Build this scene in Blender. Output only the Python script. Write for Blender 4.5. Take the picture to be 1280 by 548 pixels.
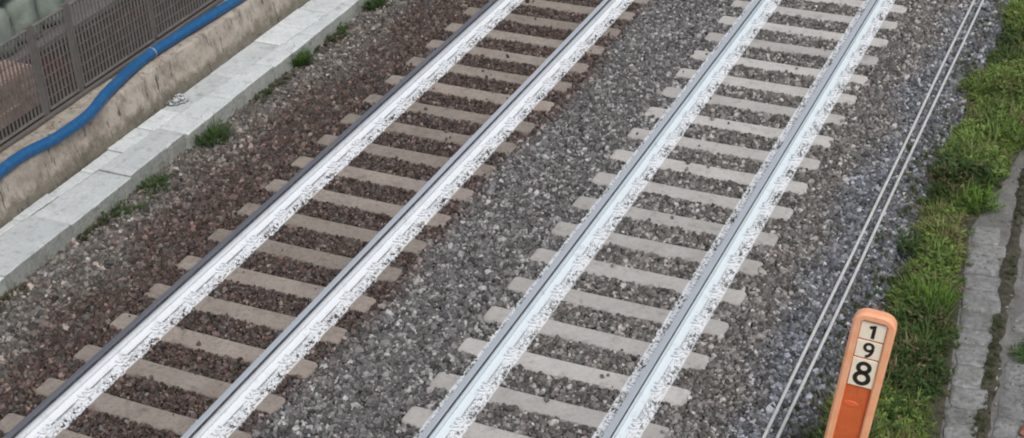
import bpy, math, random
import numpy as np
from mathutils import Vector, Matrix

random.seed(7)
rng = np.random.default_rng(11)
scene = bpy.context.scene
C = scene.collection
for o in list(bpy.data.objects):
    bpy.data.objects.remove(o)

# ------------------------------------------------------------------ camera
F_PX, CX, CZ = 1929.97, 4.7595, 9.1412
YAW, PIT, ROLL = 0.44703, 0.54874, -0.04190
fw = Vector((-math.sin(YAW) * math.cos(PIT), math.cos(YAW) * math.cos(PIT), -math.sin(PIT)))
r0 = Vector((math.cos(YAW), math.sin(YAW), 0)); u0 = r0.cross(fw)
rr = r0 * math.cos(ROLL) + u0 * math.sin(ROLL)
uu = -r0 * math.sin(ROLL) + u0 * math.cos(ROLL)
cam = bpy.data.cameras.new('camera')
cam.sensor_width = 36.0
cam.lens = F_PX / 1280 * 36.0
cam.clip_start = 0.1; cam.clip_end = 2000
co = bpy.data.objects.new('camera', cam); C.objects.link(co)
M3 = Matrix((rr, uu, -fw)).transposed()
co.matrix_world = Matrix.Translation((CX, 0, CZ)) @ M3.to_4x4()
scene.camera = co

# ------------------------------------------------------------------ sky and sun (bright overcast)
SUN_EL, SUN_AZ = math.radians(54), math.radians(138)     # azimuth clockwise from +y
w = bpy.data.worlds.new('World'); scene.world = w; w.use_nodes = True
nt = w.node_tree; nt.nodes.clear()
sky = nt.nodes.new('ShaderNodeTexSky'); sky.sky_type = 'NISHITA'; sky.sun_disc = False
sky.sun_elevation = SUN_EL; sky.sun_rotation = SUN_AZ
sky.air_density = 1.0; sky.dust_density = 3.0
hs = nt.nodes.new('ShaderNodeHueSaturation'); hs.inputs['Saturation'].default_value = 0.35
bg = nt.nodes.new('ShaderNodeBackground'); bg.inputs['Strength'].default_value = 0.13
wo = nt.nodes.new('ShaderNodeOutputWorld')
nt.links.new(sky.outputs[0], hs.inputs['Color']); nt.links.new(hs.outputs[0], bg.inputs[0]); nt.links.new(bg.outputs[0], wo.inputs[0])
sl = bpy.data.lights.new('sun', 'SUN'); sl.energy = 1.5; sl.angle = math.radians(22); sl.color = (1.0, 0.96, 0.9)
so = bpy.data.objects.new('sun', sl); C.objects.link(so)
sdir = Vector((math.sin(SUN_AZ) * math.cos(SUN_EL), math.cos(SUN_AZ) * math.cos(SUN_EL), math.sin(SUN_EL)))
so.rotation_euler = sdir.to_track_quat('Z', 'Y').to_euler(); so.location = (8, -2, 25)
scene.view_settings.view_transform = 'Standard'
scene.view_settings.look = 'None'
scene.view_settings.gamma = 1.0
scene.view_settings.exposure = 0.0
scene.cycles.filter_width = 2.0        # soft phone-camera lens

# ------------------------------------------------------------------ helpers
class MB:
    def __init__(s): s.v = []; s.f = []; s.smooth = []
    def add(s, vs, fs, smooth=False):
        b = len(s.v); s.v += [tuple(v) for v in vs]
        for f in fs: s.f.append(tuple(i + b for i in f)); s.smooth.append(smooth)
    def box(s, x0, x1, y0, y1, z0, z1):
        s.add([(x0,y0,z0),(x1,y0,z0),(x1,y1,z0),(x0,y1,z0),(x0,y0,z1),(x1,y0,z1),(x1,y1,z1),(x0,y1,z1)],
              [(3,2,1,0),(4,5,6,7),(0,1,5,4),(1,2,6,5),(2,3,7,6),(3,0,4,7)])
    def bbox(s, x0, x1, y0, y1, z0, z1, b=0.006, jit=0.0):
        """box with chamfered edges, optional jitter"""
        vs = []; idx = {}
        for ix, x in enumerate((x0, x1)):
            for iy, y in enumerate((y0, y1)):
                for iz, z in enumerate((z0, z1)):
                    sx, sy, sz = (1, -1)[ix], (1, -1)[iy], (1, -1)[iz]
                    j = [random.uniform(-jit, jit) for _ in range(3)]
                    for k, d in enumerate(((0, b, b), (b, 0, b), (b, b, 0))):
                        idx[ix, iy, iz, k] = len(vs)
                        vs.append((x + sx * d[0] + j[0], y + sy * d[1] + j[1], z + sz * d[2] + j[2]))
        fs = []
        for a in (0, 1):
            q = [idx[a,0,0,0], idx[a,1,0,0], idx[a,1,1,0], idx[a,0,1,0]]; fs.append(q if a else q[::-1])
            q = [idx[0,a,0,1], idx[1,a,0,1], idx[1,a,1,1], idx[0,a,1,1]]; fs.append(q[::-1] if a else q)
            q = [idx[0,0,a,2], idx[1,0,a,2], idx[1,1,a,2], idx[0,1,a,2]]; fs.append(q if a else q[::-1])
        for a in (0, 1):
            for c in (0, 1):
                fs.append([idx[a,c,0,0], idx[a,c,1,0], idx[a,c,1,1], idx[a,c,0,1]])
                fs.append([idx[a,0,c,0], idx[a,1,c,0], idx[a,1,c,2], idx[a,0,c,2]])
                fs.append([idx[0,a,c,1], idx[1,a,c,1], idx[1,a,c,2], idx[0,a,c,2]])
        for a in (0, 1):
            for c in (0, 1):
                for e in (0, 1):
                    fs.append([idx[a,c,e,0], idx[a,c,e,1], idx[a,c,e,2]])
        s.add(vs, fs)
    def prism_y(s, prof, ys, smooth=False):
        """profile (x,z) counter-clockwise, swept along y through list ys"""
        n = len(prof); vs = []
        for y in ys: vs += [(x, y, z) for x, z in prof]
        fs = []
        for k in range(len(ys) - 1):
            for i in range(n):
                j = (i + 1) % n
                fs.append((k*n+i, (k+1)*n+i, (k+1)*n+j, k*n+j))
        fs.append(tuple(range(n))); fs.append(tuple((len(ys)-1)*n + i for i in range(n))[::-1])
        s.add(vs, fs, smooth)
    def tube(s, pts, rad, n=8, smooth=True, cap=True):
        pts = [Vector(p) for p in pts]; vs = []
        up = Vector((0, 0, 1))
        for i, p in enumerate(pts):
            t = (pts[min(i+1, len(pts)-1)] - pts[max(i-1, 0)]).normalized()
            a = t.cross(up)
            if a.length < 1e-4: a = Vector((1, 0, 0))
            a.normalize(); b = a.cross(t)
            r = rad[i] if isinstance(rad, (list, tuple)) else rad
            for k in range(n):
                th = 2 * math.pi * k / n
                vs.append(p + (a * math.cos(th) + b * math.sin(th)) * r)
        fs = []
        for i in range(len(pts) - 1):
            for k in range(n):
                j = (k + 1) % n
                fs.append((i*n+k, i*n+j, (i+1)*n+j, (i+1)*n+k))
        if cap:
            fs.append(tuple(range(n))[::-1]); fs.append(tuple((len(pts)-1)*n + k for k in range(n)))
        s.add(vs, fs, smooth)
    def mesh(s, name, mat=None):
        me = bpy.data.meshes.new(name); me.from_pydata(s.v, [], s.f)
        me.polygons.foreach_set('use_smooth', s.smooth)
        if mat: me.materials.append(mat)
        me.validate(); me.update()
        import bmesh
        bm = bmesh.new(); bm.from_mesh(me); bmesh.ops.recalc_face_normals(bm, faces=bm.faces); bm.to_mesh(me); bm.free()
        return me
    def build(s, name, mat, parent=None, loc=None):
        return link(name, s.mesh(name, mat), parent, loc)
def link(name, me, parent=None, loc=None, rot=None):
    o = bpy.data.objects.new(name, me); C.objects.link(o)
    if parent: o.parent = parent
    if loc: o.location = loc
    if rot: o.rotation_euler = rot
    return o
def tag(o, label, cat, group=None):
    o['label'] = label; o['category'] = cat
    if group: o['group'] = group
    return o
def empty(name, loc, rotz=0.0):
    o = bpy.data.objects.new(name, None); C.objects.link(o); o.location = loc; o.rotation_euler = (0, 0, rotz)
    o.empty_display_size = 0.1
    return o
def vnoise(x, y, seed=0):
    """cheap smooth 2-D value noise, numpy, 0..1"""
    x = np.asarray(x, float); y = np.asarray(y, float)
    xi = np.floor(x).astype(int); yi = np.floor(y).astype(int); fx = x - xi; fy = y - yi
    fx = fx*fx*(3-2*fx); fy = fy*fy*(3-2*fy)
    def h(a, b):
        n = (a * 374761393 + b * 668265263 + seed * 1442695041) & 0xffffffff
        n = ((n ^ (n >> 13)) * 1274126177) & 0xffffffff
        return ((n ^ (n >> 16)) & 0xffff) / 65535.0
    return (h(xi,yi)*(1-fx)+h(xi+1,yi)*fx)*(1-fy) + (h(xi,yi+1)*(1-fx)+h(xi+1,yi+1)*fx)*fy
def fbm(x, y, seed=0, o=3):
    s = 0; a = 0.5; t = 0
    for k in range(o):
        s = s + a * vnoise(np.asarray(x) * 2**k, np.asarray(y) * 2**k, seed + k); t += a; a *= .5
    return s / t

# ------------------------------------------------------------------ materials
class Mat:
    def __init__(s, name, rough=0.85, metal=0.0, spec=0.3):
        m = bpy.data.materials.new(name); m.use_nodes = True; s.m = m; s.t = m.node_tree
        s.b = s.t.nodes['Principled BSDF']
        s.b.inputs['Roughness'].default_value = rough; s.b.inputs['Metallic'].default_value = metal
        s.b.inputs['Specular IOR Level'].default_value = spec
        s.tc = None
    def n(s, typ, **kw):
        nd = s.t.nodes.new(typ)
        for k, v in kw.items(): setattr(nd, k, v)
        return nd
    def l(s, a, b): s.t.links.new(a, b)
    def coord(s, kind='Object'):
        if not s.tc: s.tc = s.n('ShaderNodeTexCoord')
        return s.tc.outputs[kind]
    def world(s):
        g = s.n('ShaderNodeNewGeometry'); return g.outputs['Position']
    def noise(s, scale, detail=4, rough=.55, vec=None, stretch=None):
        nd = s.n('ShaderNodeTexNoise'); nd.inputs['Scale'].default_value = scale
        nd.inputs['Detail'].default_value = detail; nd.inputs['Roughness'].default_value = rough
        v = vec if vec is not None else s.world()
        if stretch:
            mp = s.n('ShaderNodeMapping'); mp.inputs['Scale'].default_value = stretch; s.l(v, mp.inputs[0]); v = mp.outputs[0]
        s.l(v, nd.inputs['Vector']); return nd.outputs['Fac']
    def ramp(s, fac, stops):
        r = s.n('ShaderNodeValToRGB'); e = r.color_ramp.elements
        while len(e) < len(stops): e.new(0.5)
        for k, (p, c) in enumerate(stops):
            e[k].position = p; e[k].color = (c[0], c[1], c[2], 1) if not isinstance(c, (int, float)) else (c, c, c, 1)
        s.l(fac, r.inputs[0]); return r.outputs[0]
    def mix(s, fac, a, b, blend='MIX'):
        m = s.n('ShaderNodeMix', data_type='RGBA', blend_type=blend)
        for sock, v in ((m.inputs[0], fac), (m.inputs[6], a), (m.inputs[7], b)):
            if hasattr(v, 'is_output'): s.l(v, sock)
            elif isinstance(v, (int, float)): sock.default_value = v
            else: sock.default_value = (v[0], v[1], v[2], 1)
        return m.outputs[2]
    def math(s, op, a, b=None):
        m = s.n('ShaderNodeMath', operation=op)
        for k, v in enumerate((a, b)):
            if v is None: continue
            if hasattr(v, 'is_output'): s.l(v, m.inputs[k])
            else: m.inputs[k].default_value = v
        return m.outputs[0]
    def col(s, c):
        if hasattr(c, 'is_output'): s.l(c, s.b.inputs['Base Color'])
        else: s.b.inputs['Base Color'].default_value = (c[0], c[1], c[2], 1)
    def bump(s, h, strength=.4, dist=.01):
        b = s.n('ShaderNodeBump'); b.inputs['Strength'].default_value = strength; b.inputs['Distance'].default_value = dist
        s.l(h, b.inputs['Height']); s.l(b.outputs[0], s.b.inputs['Normal'])

GAUGE = 1.54; G2 = GAUGE / 2
X_R, X_L = 0.0, -3.567
SL = 2.40
WHITE = (0.77, 0.80, 0.835)
def paint_mat(name, base=WHITE, dirt=(0.42, 0.40, 0.38), thr=(.57, .80)):
    m = Mat(name, .6, 0, .35)
    a = m.noise(9, 6, .65); b = m.noise(60, 3)
    f = m.ramp(m.math('ADD', m.math('MULTIPLY', a, .8), m.math('MULTIPLY', b, .25)), [(thr[0], 0.0), (thr[1], .85)])
    m.col(m.mix(f, base, dirt)); m.bump(b, .25, .003); return m.m
def concrete_mat(name, c1, c2, c3, spec=.2, paint=None):
    """three-tone concrete; paint=(offset, halfwidth, strength) gives lime-wash smears beside the rails (object x)"""
    m = Mat(name, .9, 0, spec)
    a = m.noise(3.2, 5, .6); b = m.noise(22, 5, .7); g = m.noise(140, 2, .6)
    c = m.mix(m.ramp(a, [(.35, 0.0), (.65, 1.0)]), c1, c2)
    c = m.mix(m.ramp(b, [(.47, 0.0), (.70, .85)]), c, c3)
    c = m.mix(m.ramp(g, [(.62, 0.0), (.72, .45)]), c, tuple(v * .45 for v in c1))
    c = m.mix(m.ramp(m.noise(6.5, 6, .72), [(.54, 0.0), (.68, .55)]), c, tuple(v * .55 for v in c3))
    oi = m.n('ShaderNodeObjectInfo')
    c = m.mix(1.0, c, m.ramp(oi.outputs['Random'], [(0.0, .82), (1.0, 1.12)]), 'MULTIPLY')
    if paint:
        c = limewash(m, c, .93)
    m.col(c); m.bump(g, .35, .003); return m.m

def limewash(m, c, amount=.95):
    """sprayed lime-wash band along each rail, in world x: straight outer edge, missed flecks inside it"""
    s_ = m.n('ShaderNodeSeparateXYZ'); m.l(m.world(), s_.inputs[0]); x = s_.outputs['X']
    wob = m.math('MULTIPLY', m.math('SUBTRACT', m.noise(11, 4, .7), .5), .030)
    tot = None
    for xr, lo, hi in ((X_R - G2, .190, .222), (X_R + G2, .205, .215), (X_L - G2, .085, .235), (X_L + G2, .115, .228)):
        cen, hw = xr + (hi - lo) / 2, (hi + lo) / 2
        v = m.math('SUBTRACT', hw, m.math('ABSOLUTE', m.math('SUBTRACT', x, cen)))
        tot = v if tot is None else m.math('MAXIMUM', tot, v)
    v = m.math('ADD', tot, wob)
    f = m.ramp(m.math('ADD', m.math('MULTIPLY', v, 25.0), .5), [(.4, 0.0), (.75, amount)])
    zone = m.ramp(v, [(.010, 0.0), (.020, 1.0), (.080, 1.0), (.115, 0.0)])
    fl = m.ramp(m.math('ADD', m.noise(25, 3, .6), m.math('MULTIPLY', m.math('SUBTRACT', m.noise(3.5, 2), .5), .25)), [(.52, 0.0), (.55, .97)])
    return m.mix(m.math('MULTIPLY', f, m.math('SUBTRACT', 1.0, m.math('MULTIPLY', zone, fl))), c, WHITE)
M = {}
M['sleeper_r'] = concrete_mat('sleeper_concrete_grey', (.46, .44, .425), (.53, .51, .49), (.39, .365, .345), paint=(.012, .185, .92))
M['sleeper_l'] = concrete_mat('sleeper_concrete_tan', (.28, .24, .21), (.34, .30, .265), (.20, .165, .14), paint=(.060, .145, .92))
M['paint'] = paint_mat('white_rail_paint')
M['paint_blue'] = paint_mat('pale_blue_white_rail_paint', (.69, .76, .805), (.40, .41, .41), (.58, .80))
M['paint_dirty'] = paint_mat('white_paint_worn', (.74, .76, .78), (.30, .26, .23), (.42, .66))
m = Mat('rail_head_steel', .42, .75, .5); f = m.noise(5, 4, .6, stretch=(30, .6, 30)); m.col(m.ramp(f, [(.3, (.76, .81, .86)), (.7, (.88, .91, .94))])); M['steel'] = m.m
m = Mat('rail_head_steel_dull', .45, .65, .5); f = m.noise(5, 4, .6, stretch=(30, .6, 30)); m.col(m.ramp(f, [(.3, (.19, .195, .225)), (.7, (.29, .295, .33))])); M['steel_dull'] = m.m
m = Mat('rail_head_flank', .6, .3, .4); m.col(m.ramp(m.noise(14, 4), [(.35, (.055, .06, .075)), (.7, (.13, .13, .14))])); M['flank'] = m.m
m = Mat('rusty_clip', .75, .2, .3); m.col(m.ramp(m.noise(40, 3), [(.35, (.10, .075, .06)), (.65, (.22, .19, .17))])); M['rust'] = m.m
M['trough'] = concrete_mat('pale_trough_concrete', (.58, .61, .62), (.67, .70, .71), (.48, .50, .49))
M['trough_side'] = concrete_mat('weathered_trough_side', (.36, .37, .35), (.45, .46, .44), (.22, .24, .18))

# stone wall plaster with stains, moss and cracks
m = Mat('stained_wall_plaster', .95, 0, .15)
a = m.noise(1.6, 5, .65); b = m.noise(7, 6, .7); st = m.noise(5, 5, .7, stretch=(1, 1, .22)); g = m.noise(60, 3, .6)
c = m.mix(m.ramp(a, [(.35, 0.0), (.65, 1.0)]), (.38, .335, .285), (.50, .455, .40))
c = m.mix(m.ramp(b, [(.46, 0.0), (.66, .85)]), c, (.25, .21, .17))
c = m.mix(m.ramp(st, [(.50, 0.0), (.70, .85)]), c, (.17, .145, .12))
sz = m.n('ShaderNodeSeparateXYZ'); m.l(m.world(), sz.inputs[0])
ft = m.math('ADD', sz.outputs['Z'], m.math('MULTIPLY', m.noise(4, 5, .7), -.42))
c = m.mix(m.ramp(ft, [(.0, .75), (.10, 0.0)]), c, (.11, .10, .075))
sp = m.noise(9, 3, .5, stretch=(1, 2.2, .35)); c = m.mix(m.ramp(sp, [(.64, 0.0), (.67, .85)]), c, (.06, .05, .045))
vo = m.n('ShaderNodeTexVoronoi', feature='DISTANCE_TO_EDGE'); vo.inputs['Scale'].default_value = 1.5
mp = m.n('ShaderNodeMapping'); mp.inputs['Scale'].default_value = (1, 1, .6); m.l(m.world(), mp.inputs[0])
va = m.n('ShaderNodeVectorMath', operation='ADD'); m.l(mp.outputs[0], va.inputs[0])
nz = m.n('ShaderNodeTexNoise'); nz.inputs['Scale'].default_value = 6; m.l(m.world(), nz.inputs['Vector'])
vs_ = m.n('ShaderNodeVectorMath', operation='SCALE'); vs_.inputs['Scale'].default_value = .22; m.l(nz.outputs['Color'], vs_.inputs[0]); m.l(vs_.outputs[0], va.inputs[1])
m.l(va.outputs[0], vo.inputs['Vector'])
crk = m.math('MULTIPLY', m.ramp(vo.outputs['Distance'], [(.004, 1.0), (.016, 0.0)]), m.ramp(m.noise(2.3, 2), [(.56, 0.0), (.66, .55)]))
c = m.mix(crk, c, (.06, .05, .04))
c = m.mix(m.ramp(g, [(.56, 0.0), (.75, .5)]), c, (.55, .51, .46))
m.col(c); m.bump(m.math('SUBTRACT', m.math('ADD', b, m.math('MULTIPLY', g, .4)), crk), .6, .02); M['wall'] = m.m

m = Mat('blue_hose_plastic', .42, 0, .5); f = m.noise(14, 4, .65); m.col(m.mix(m.ramp(f, [(.48, 0.0), (.75, .55)]), (.008, .095, .25), (.05, .16, .30))); M['hose'] = m.m
m = Mat('hose_band_grey', .5, .2, .4); m.col((.22, .30, .38)); M['band'] = m.m
m = Mat('wire_sheath_grey', .55, 0, .4); m.col(m.ramp(m.noise(12, 4), [(.3, (.50, .50, .50)), (.7, (.62, .62, .61))])); M['cable'] = m.m
m = Mat('fence_steel', .7, .15, .3); m.col(m.ramp(m.noise(9, 5, .7), [(.35, (.15, .138, .130)), (.6, (.21, .195, .185)), (.8, (.21, .16, .135))])); M['fence'] = m.m
m = Mat('fence_post_paint', .7, .1, .3); m.col(m.ramp(m.noise(7, 5, .7), [(.35, (.13, .12, .11)), (.7, (.18, .165, .15))])); M['post'] = m.m
m = Mat('sack_cloth', .9, 0, .2); m.col(m.ramp(m.noise(5, 4), [(.3, (.19, .225, .195)), (.7, (.29, .33, .29))])); m.bump(m.noise(24, 4), .4, .02); M['sack'] = m.m
m = Mat('pink_block_clay', .9, 0, .2); m.col(m.ramp(m.noise(9, 4), [(.3, (.25, .16, .13)), (.7, (.36, .26, .22))])); M['clay'] = m.m
m = Mat('yard_soil', .95, 0, .1); f = m.noise(1.3, 5, .6); g = m.noise(28, 4, .7)
c = m.ramp(f, [(.38, (.024, .019, .017)), (.55, (.036, .028, .025)), (.68, (.07, .022, .019))]); m.col(m.mix(m.ramp(g, [(.5, 0.0), (.75, .5)]), c, (.09, .08, .07))); m.bump(g, .6, .03); M['soil'] = m.m
m = Mat('yard_paving', .9, 0, .2); m.col(m.ramp(m.noise(3, 5, .6), [(.3, (.13, .115, .115)), (.7, (.19, .175, .175))])); M['paving'] = m.m
m = Mat('earth', .97, 0, .1); a = m.noise(1.1, 5, .65); b = m.noise(14, 5, .7); c = m.ramp(a, [(.35, (.13, .12, .105)), (.65, (.21, .20, .185))]); m.col(m.mix(m.ramp(b, [(.5, 0.0), (.72, .7)]), c, (.085, .08, .065))); m.bump(b, .6, .03); M['earth'] = m.m
m = Mat('path_dirt', .95, 0, .12); a = m.noise(2.2, 5, .65); b = m.noise(18, 5, .7); c = m.ramp(a, [(.32, (.15, .145, .135)), (.66, (.26, .255, .25))]); c = m.mix(m.ramp(b, [(.5, 0.0), (.72, .7)]), c, (.09, .09, .07)); m.col(c); m.bump(b, .7, .03); M['path'] = m.m
m = Mat('path_stone', .9, 0, .2); a = m.noise(4, 5, .65); b = m.noise(20, 5, .7)
c = m.ramp(a, [(.3, (.19, .19, .188)), (.7, (.35, .355, .36))]); c = m.mix(m.ramp(b, [(.44, 0.0), (.68, .85)]), c, (.13, .13, .112)); oi = m.n('ShaderNodeObjectInfo')
c = m.mix(1.0, c, m.ramp(oi.outputs['Random'], [(0.0, .85), (1.0, 1.1)]), 'MULTIPLY'); m.col(c); m.bump(m.math('ADD', b, a), .7, .03); M['pstone'] = m.m
m = Mat('moss', .95, 0, .1); m.col(m.ramp(m.noise(12, 5, .7), [(.35, (.05, .047, .036)), (.7, (.125, .118, .09))])); m.bump(m.noise(50, 4), .8, .03); M['moss'] = m.m
m = Mat('ballast_bed_dust', .97, 0, .1)
sx = m.n('ShaderNodeSeparateXYZ'); m.l(m.world(), sx.inputs[0]); mr = m.n('ShaderNodeMapRange'); mr.inputs[1].default_value = -6.4; mr.inputs[2].default_value = 2.6; m.l(sx.outputs['X'], mr.inputs[0])
c = m.ramp(mr.outputs[0], [(.0, (.085, .07, .06)), (.12, (.075, .055, .048)), (.43, (.07, .052, .046)), (.49, (.10, .098, .095)), (.84, (.10, .095, .09)), (.92, (.095, .10, .115))])
c = m.mix(m.ramp(m.noise(40, 4, .7), [(.4, 0.0), (.7, .8)]), c, (.05, .045, .04)); 
c = limewash(m, c)
m.col(c); m.bump(m.noise(40, 4), .8, .03); M['bed'] = m.m

def attr_mat(name, rough=.9, spec=.25, grain=45, amp=.45, trans=0.0):
    m = Mat(name, rough, 0, spec)
    at = m.n('ShaderNodeAttribute', attribute_type='INSTANCER', attribute_name='col')
    f = m.noise(grain, 3, .65)
    c = m.mix(1.0, at.outputs['Color'], m.ramp(f, [(.3, 1.0 - amp), (.7, 1.0 + amp * .5)]), 'MULTIPLY')
    if trans: c = limewash(m, c)
    m.col(c)
    return m.m
M['stone'] = attr_mat('ballast_stone', trans=1.0)
M['loose'] = attr_mat('loose_stone')
def leaf_mat(name, attr=True, c1=None, c2=None):
    m = Mat(name, .6, 0, .3)
    if attr:
        at = m.n('ShaderNodeAttribute', attribute_type='INSTANCER', attribute_name='col'); c = at.outputs['Color']
        c = m.mix(1.0, c, m.ramp(m.noise(30, 2), [(.3, .7), (.7, 1.25)]), 'MULTIPLY')
    else:
        c = m.ramp(m.noise(24, 3, .6), [(.3, c1), (.7, c2)])
    m.col(c)
    tr = m.n('ShaderNodeBsdfTranslucent'); m.l(c, tr.inputs[0])
    ms = m.n('ShaderNodeMixShader'); ms.inputs[0].default_value = .3
    out = [n for n in m.t.nodes if n.type == 'OUTPUT_MATERIAL'][0]
    m.l(m.b.outputs[0], ms.inputs[1]); m.l(tr.outputs[0], ms.inputs[2]); m.l(ms.outputs[0], out.inputs[0])
    return m.m
M['grass'] = leaf_mat('grass_blades')
M['weed_dark'] = leaf_mat('weed_leaf_dark', False, (.045, .085, .026), (.09, .15, .045))
M['weed_bright'] = leaf_mat('weed_leaf_bright', False, (.09, .19, .03), (.19, .31, .055))
M['weed_mid'] = leaf_mat('weed_leaf_mid', False, (.05, .11, .025), (.11, .19, .045))
M['weed_dry'] = leaf_mat('weed_stem_dry', False, (.15, .12, .06), (.27, .22, .12))
m = Mat('sign_rim_pale_orange', .55, 0, .4); m.col(m.ramp(m.noise(9, 4), [(.3, (.87, .37, .19)), (.7, (.91, .48, .29))])); gr_ = m.ramp(m.noise(22, 6, .75), [(.56, 0.0), (.74, .55)]); c_ = m.b.inputs['Base Color'].links[0].from_socket; m.col(m.mix(gr_, c_, (.50, .30, .22))); m.bump(m.noise(80, 3), .15, .002); M['rim'] = m.m
m = Mat('sign_panel_orange', .42, 0, .5); m.col(m.ramp(m.noise(4, 3), [(.35, (.58, .115, .036)), (.7, (.68, .16, .055))])); gr_ = m.ramp(m.noise(12, 6, .75, stretch=(2, 2, .5)), [(.52, 0.0), (.74, .6)]); c_ = m.b.inputs['Base Color'].links[0].from_socket; m.col(m.mix(gr_, c_, (.30, .09, .045))); M['panel'] = m.m
m = Mat('sign_glow_red', .35, 0, .5); m.col((.80, .16, .06)); M['glow_patch'] = m.m  # lighter red-orange, a soft glow on the panel put in as colour
m = Mat('tile_cream', .5, 0, .4); m.col(m.ramp(m.noise(14, 4), [(.3, (.86, .78, .62)), (.7, (.90, .84, .70))])); gr_ = m.ramp(m.noise(30, 6, .75), [(.56, 0.0), (.76, .5)]); c_ = m.b.inputs['Base Color'].links[0].from_socket; m.col(m.mix(gr_, c_, (.52, .46, .36))); M['tile'] = m.m
m = Mat('digit_black', .5, 0, .4); m.col((.025, .022, .02)); M['digit'] = m.m
m = Mat('litter_plastic', .35, 0, .5); m.col(m.ramp(m.noise(30, 3), [(.42, (.10, .11, .11)), (.58, (.60, .63, .64))])); M['litter'] = m.m
m = Mat('pale_stone', .9, 0, .2); m.col(m.ramp(m.noise(20, 4), [(.3, (.33, .29, .26)), (.7, (.46, .42, .38))])); M['pale_stone'] = m.m
m = Mat('terracotta', .85, 0, .2); m.col(m.ramp(m.noise(20, 4), [(.3, (.25, .10, .06)), (.7, (.34, .15, .09))])); M['terracotta'] = m.m

Y0, Y1 = 4.5, 27.0          # built length of the line

# ------------------------------------------------------------------ ground and ballast bed
g = MB(); g.add([(-250, -250, -.2), (250, -250, -.2), (250, 250, -.2), (-250, 250, -.2)], [(0, 1, 2, 3)])
o = g.build('ground', M['earth']); o['kind'] = 'structure'

def bed_h(x, y):
    """top of the ballast surface (sleeper tops are z = 0)"""
    x = np.asarray(x, float); y = np.asarray(y, float)
    z = np.full(x.shape, -0.016)
    z = z - 0.085 * np.clip((-4.75 - x) / 1.3, 0, 1) ** 1.3
    z = z - 0.10 * np.clip((x - 1.35) / 1.1, 0, 1) ** 1.2
    z = z - 0.015 * np.exp(-((x + 1.8) / .35) ** 2)
    return z + 0.022 * (fbm(x * 2.2, y * 2.2, 3) - .5)
xs = np.arange(-6.32, 2.75, .06); ys = np.arange(Y0, Y1, .12)
XX, YY = np.meshgrid(xs, ys); ZZ = bed_h(XX, YY) - .045
for xr, a_, b_ in ((X_R - G2, -.22, .25), (X_R + G2, -.22, .25), (X_L - G2, -.08, .25), (X_L + G2, -.1, .25)):
    ZZ = np.where((XX > xr + a_) & (XX < xr + b_), np.maximum(ZZ, -.022), ZZ)
b = MB(); nx = len(xs)
b.v = list(zip(XX.ravel().tolist(), YY.ravel().tolist(), ZZ.ravel().tolist()))
b.f = [(j*nx+i, j*nx+i+1, (j+1)*nx+i+1, (j+1)*nx+i) for j in range(len(ys)-1) for i in range(nx-1)]
b.smooth = [True] * len(b.f)
o = b.build('ballast_bed', M['bed']); o['kind'] = 'structure'

# ------------------------------------------------------------------ sleepers with fastenings
def sleeper_mesh(name, mat, seed):
    random.seed(seed); mb = MB(); L = SL / 2
    secs = [(-L, .085, -.018), (-L+.015, .105, -.004), (-L+.05, .118, 0), (-.95, .121, 0), (-.35, .114, -.006), (.35, .114, -.006), (.95, .121, 0), (L-.05, .118, 0), (L-.015, .105, -.004), (L, .085, -.018)]
    n = 6; vs = []
    for x, hw, zt in secs:
        j = lambda a=.003: random.uniform(-a, a)
        vs += [(x, -hw-.035, -.20), (x, -hw-.012+j(), zt-.022), (x, -hw+j(), zt), (x, hw+j(), zt), (x, hw+.012+j(), zt-.022), (x, hw+.035, -.20)]
    fs = []
    for k in range(len(secs)-1):
        for i in range(n):
            j2 = (i+1) % n; fs.append((k*n+i, k*n+j2, (k+1)*n+j2, (k+1)*n+i))
    fs.append(tuple(range(n))[::-1]); fs.append(tuple((len(secs)-1)*n+i for i in range(n)))
    mb.add(vs, fs); return mb.mesh(name, mat)
def fastening_mesh(mat):
    """rail clip: shoulder plate, spring clip loops, bolt; rail lies towards -x, origin at the rail-foot edge"""
    mb = MB()
    mb.bbox(-.012, .065, -.075, .075, -.001, .020, .005)
    mb.tube([(-.018, -.06, .034), (.03, -.062, .050), (.062, -.04, .042), (.03, -.018, .046), (-.004, 0, .040), (.03, .018, .046), (.062, .04, .042), (.03, .062, .050), (-.018, .06, .034)], .0085, 6)
    mb.tube([(.028, 0, .02), (.028, 0, .055)], .012, 6, False)
    mb.tube([(.028, 0, .045), (.028, 0, .060)], .019, 6, False)
    return mb.mesh('clip', mat)
sm_r = [sleeper_mesh('sleeper', M['sleeper_r'], s) for s in range(4)]
sm_l = [sleeper_mesh('sleeper', M['sleeper_l'], s + 9) for s in range(4)]
clip_w, clip_d, clip_r = fastening_mesh(M['paint']), fastening_mesh(M['paint_dirty']), fastening_mesh(M['rust'])
padm = MB(); padm.box(-.094, .094, -.08, .08, .0005, .0085); pad_mesh = padm.mesh('rail_pad', M['flank'])
S = 0.6
sleepers = []
def track(xc, y_first, meshes, label, group, kinds):
    k0 = math.ceil((Y0 + .3 - y_first) / S); k1 = math.floor((Y1 - .3 - y_first) / S)
    for k in range(k0, k1 + 1):
        y = y_first + S * k
        dx, dy, rz = random.uniform(-.012, .012), random.uniform(-.012, .012), random.uniform(-.006, .006)
        t = empty('sleeper', (xc, y + dy, 0), rz); tag(t, label, 'sleeper', group)
        body = link('body', random.choice(meshes), t, (0, 0, random.uniform(-.0015, 0)))
        sleepers.append((xc, y + dy))
        for i, gx in enumerate((-G2, G2)):
            link('rail_pad', pad_mesh, t, (gx, 0, 0))
            for sgn in (-1, 1):
                link('clip', kinds[i][0 if sgn < 0 else 1], t, (gx + sgn * .094, 0, 0.0), (0, 0, 0 if sgn > 0 else math.pi))
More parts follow.
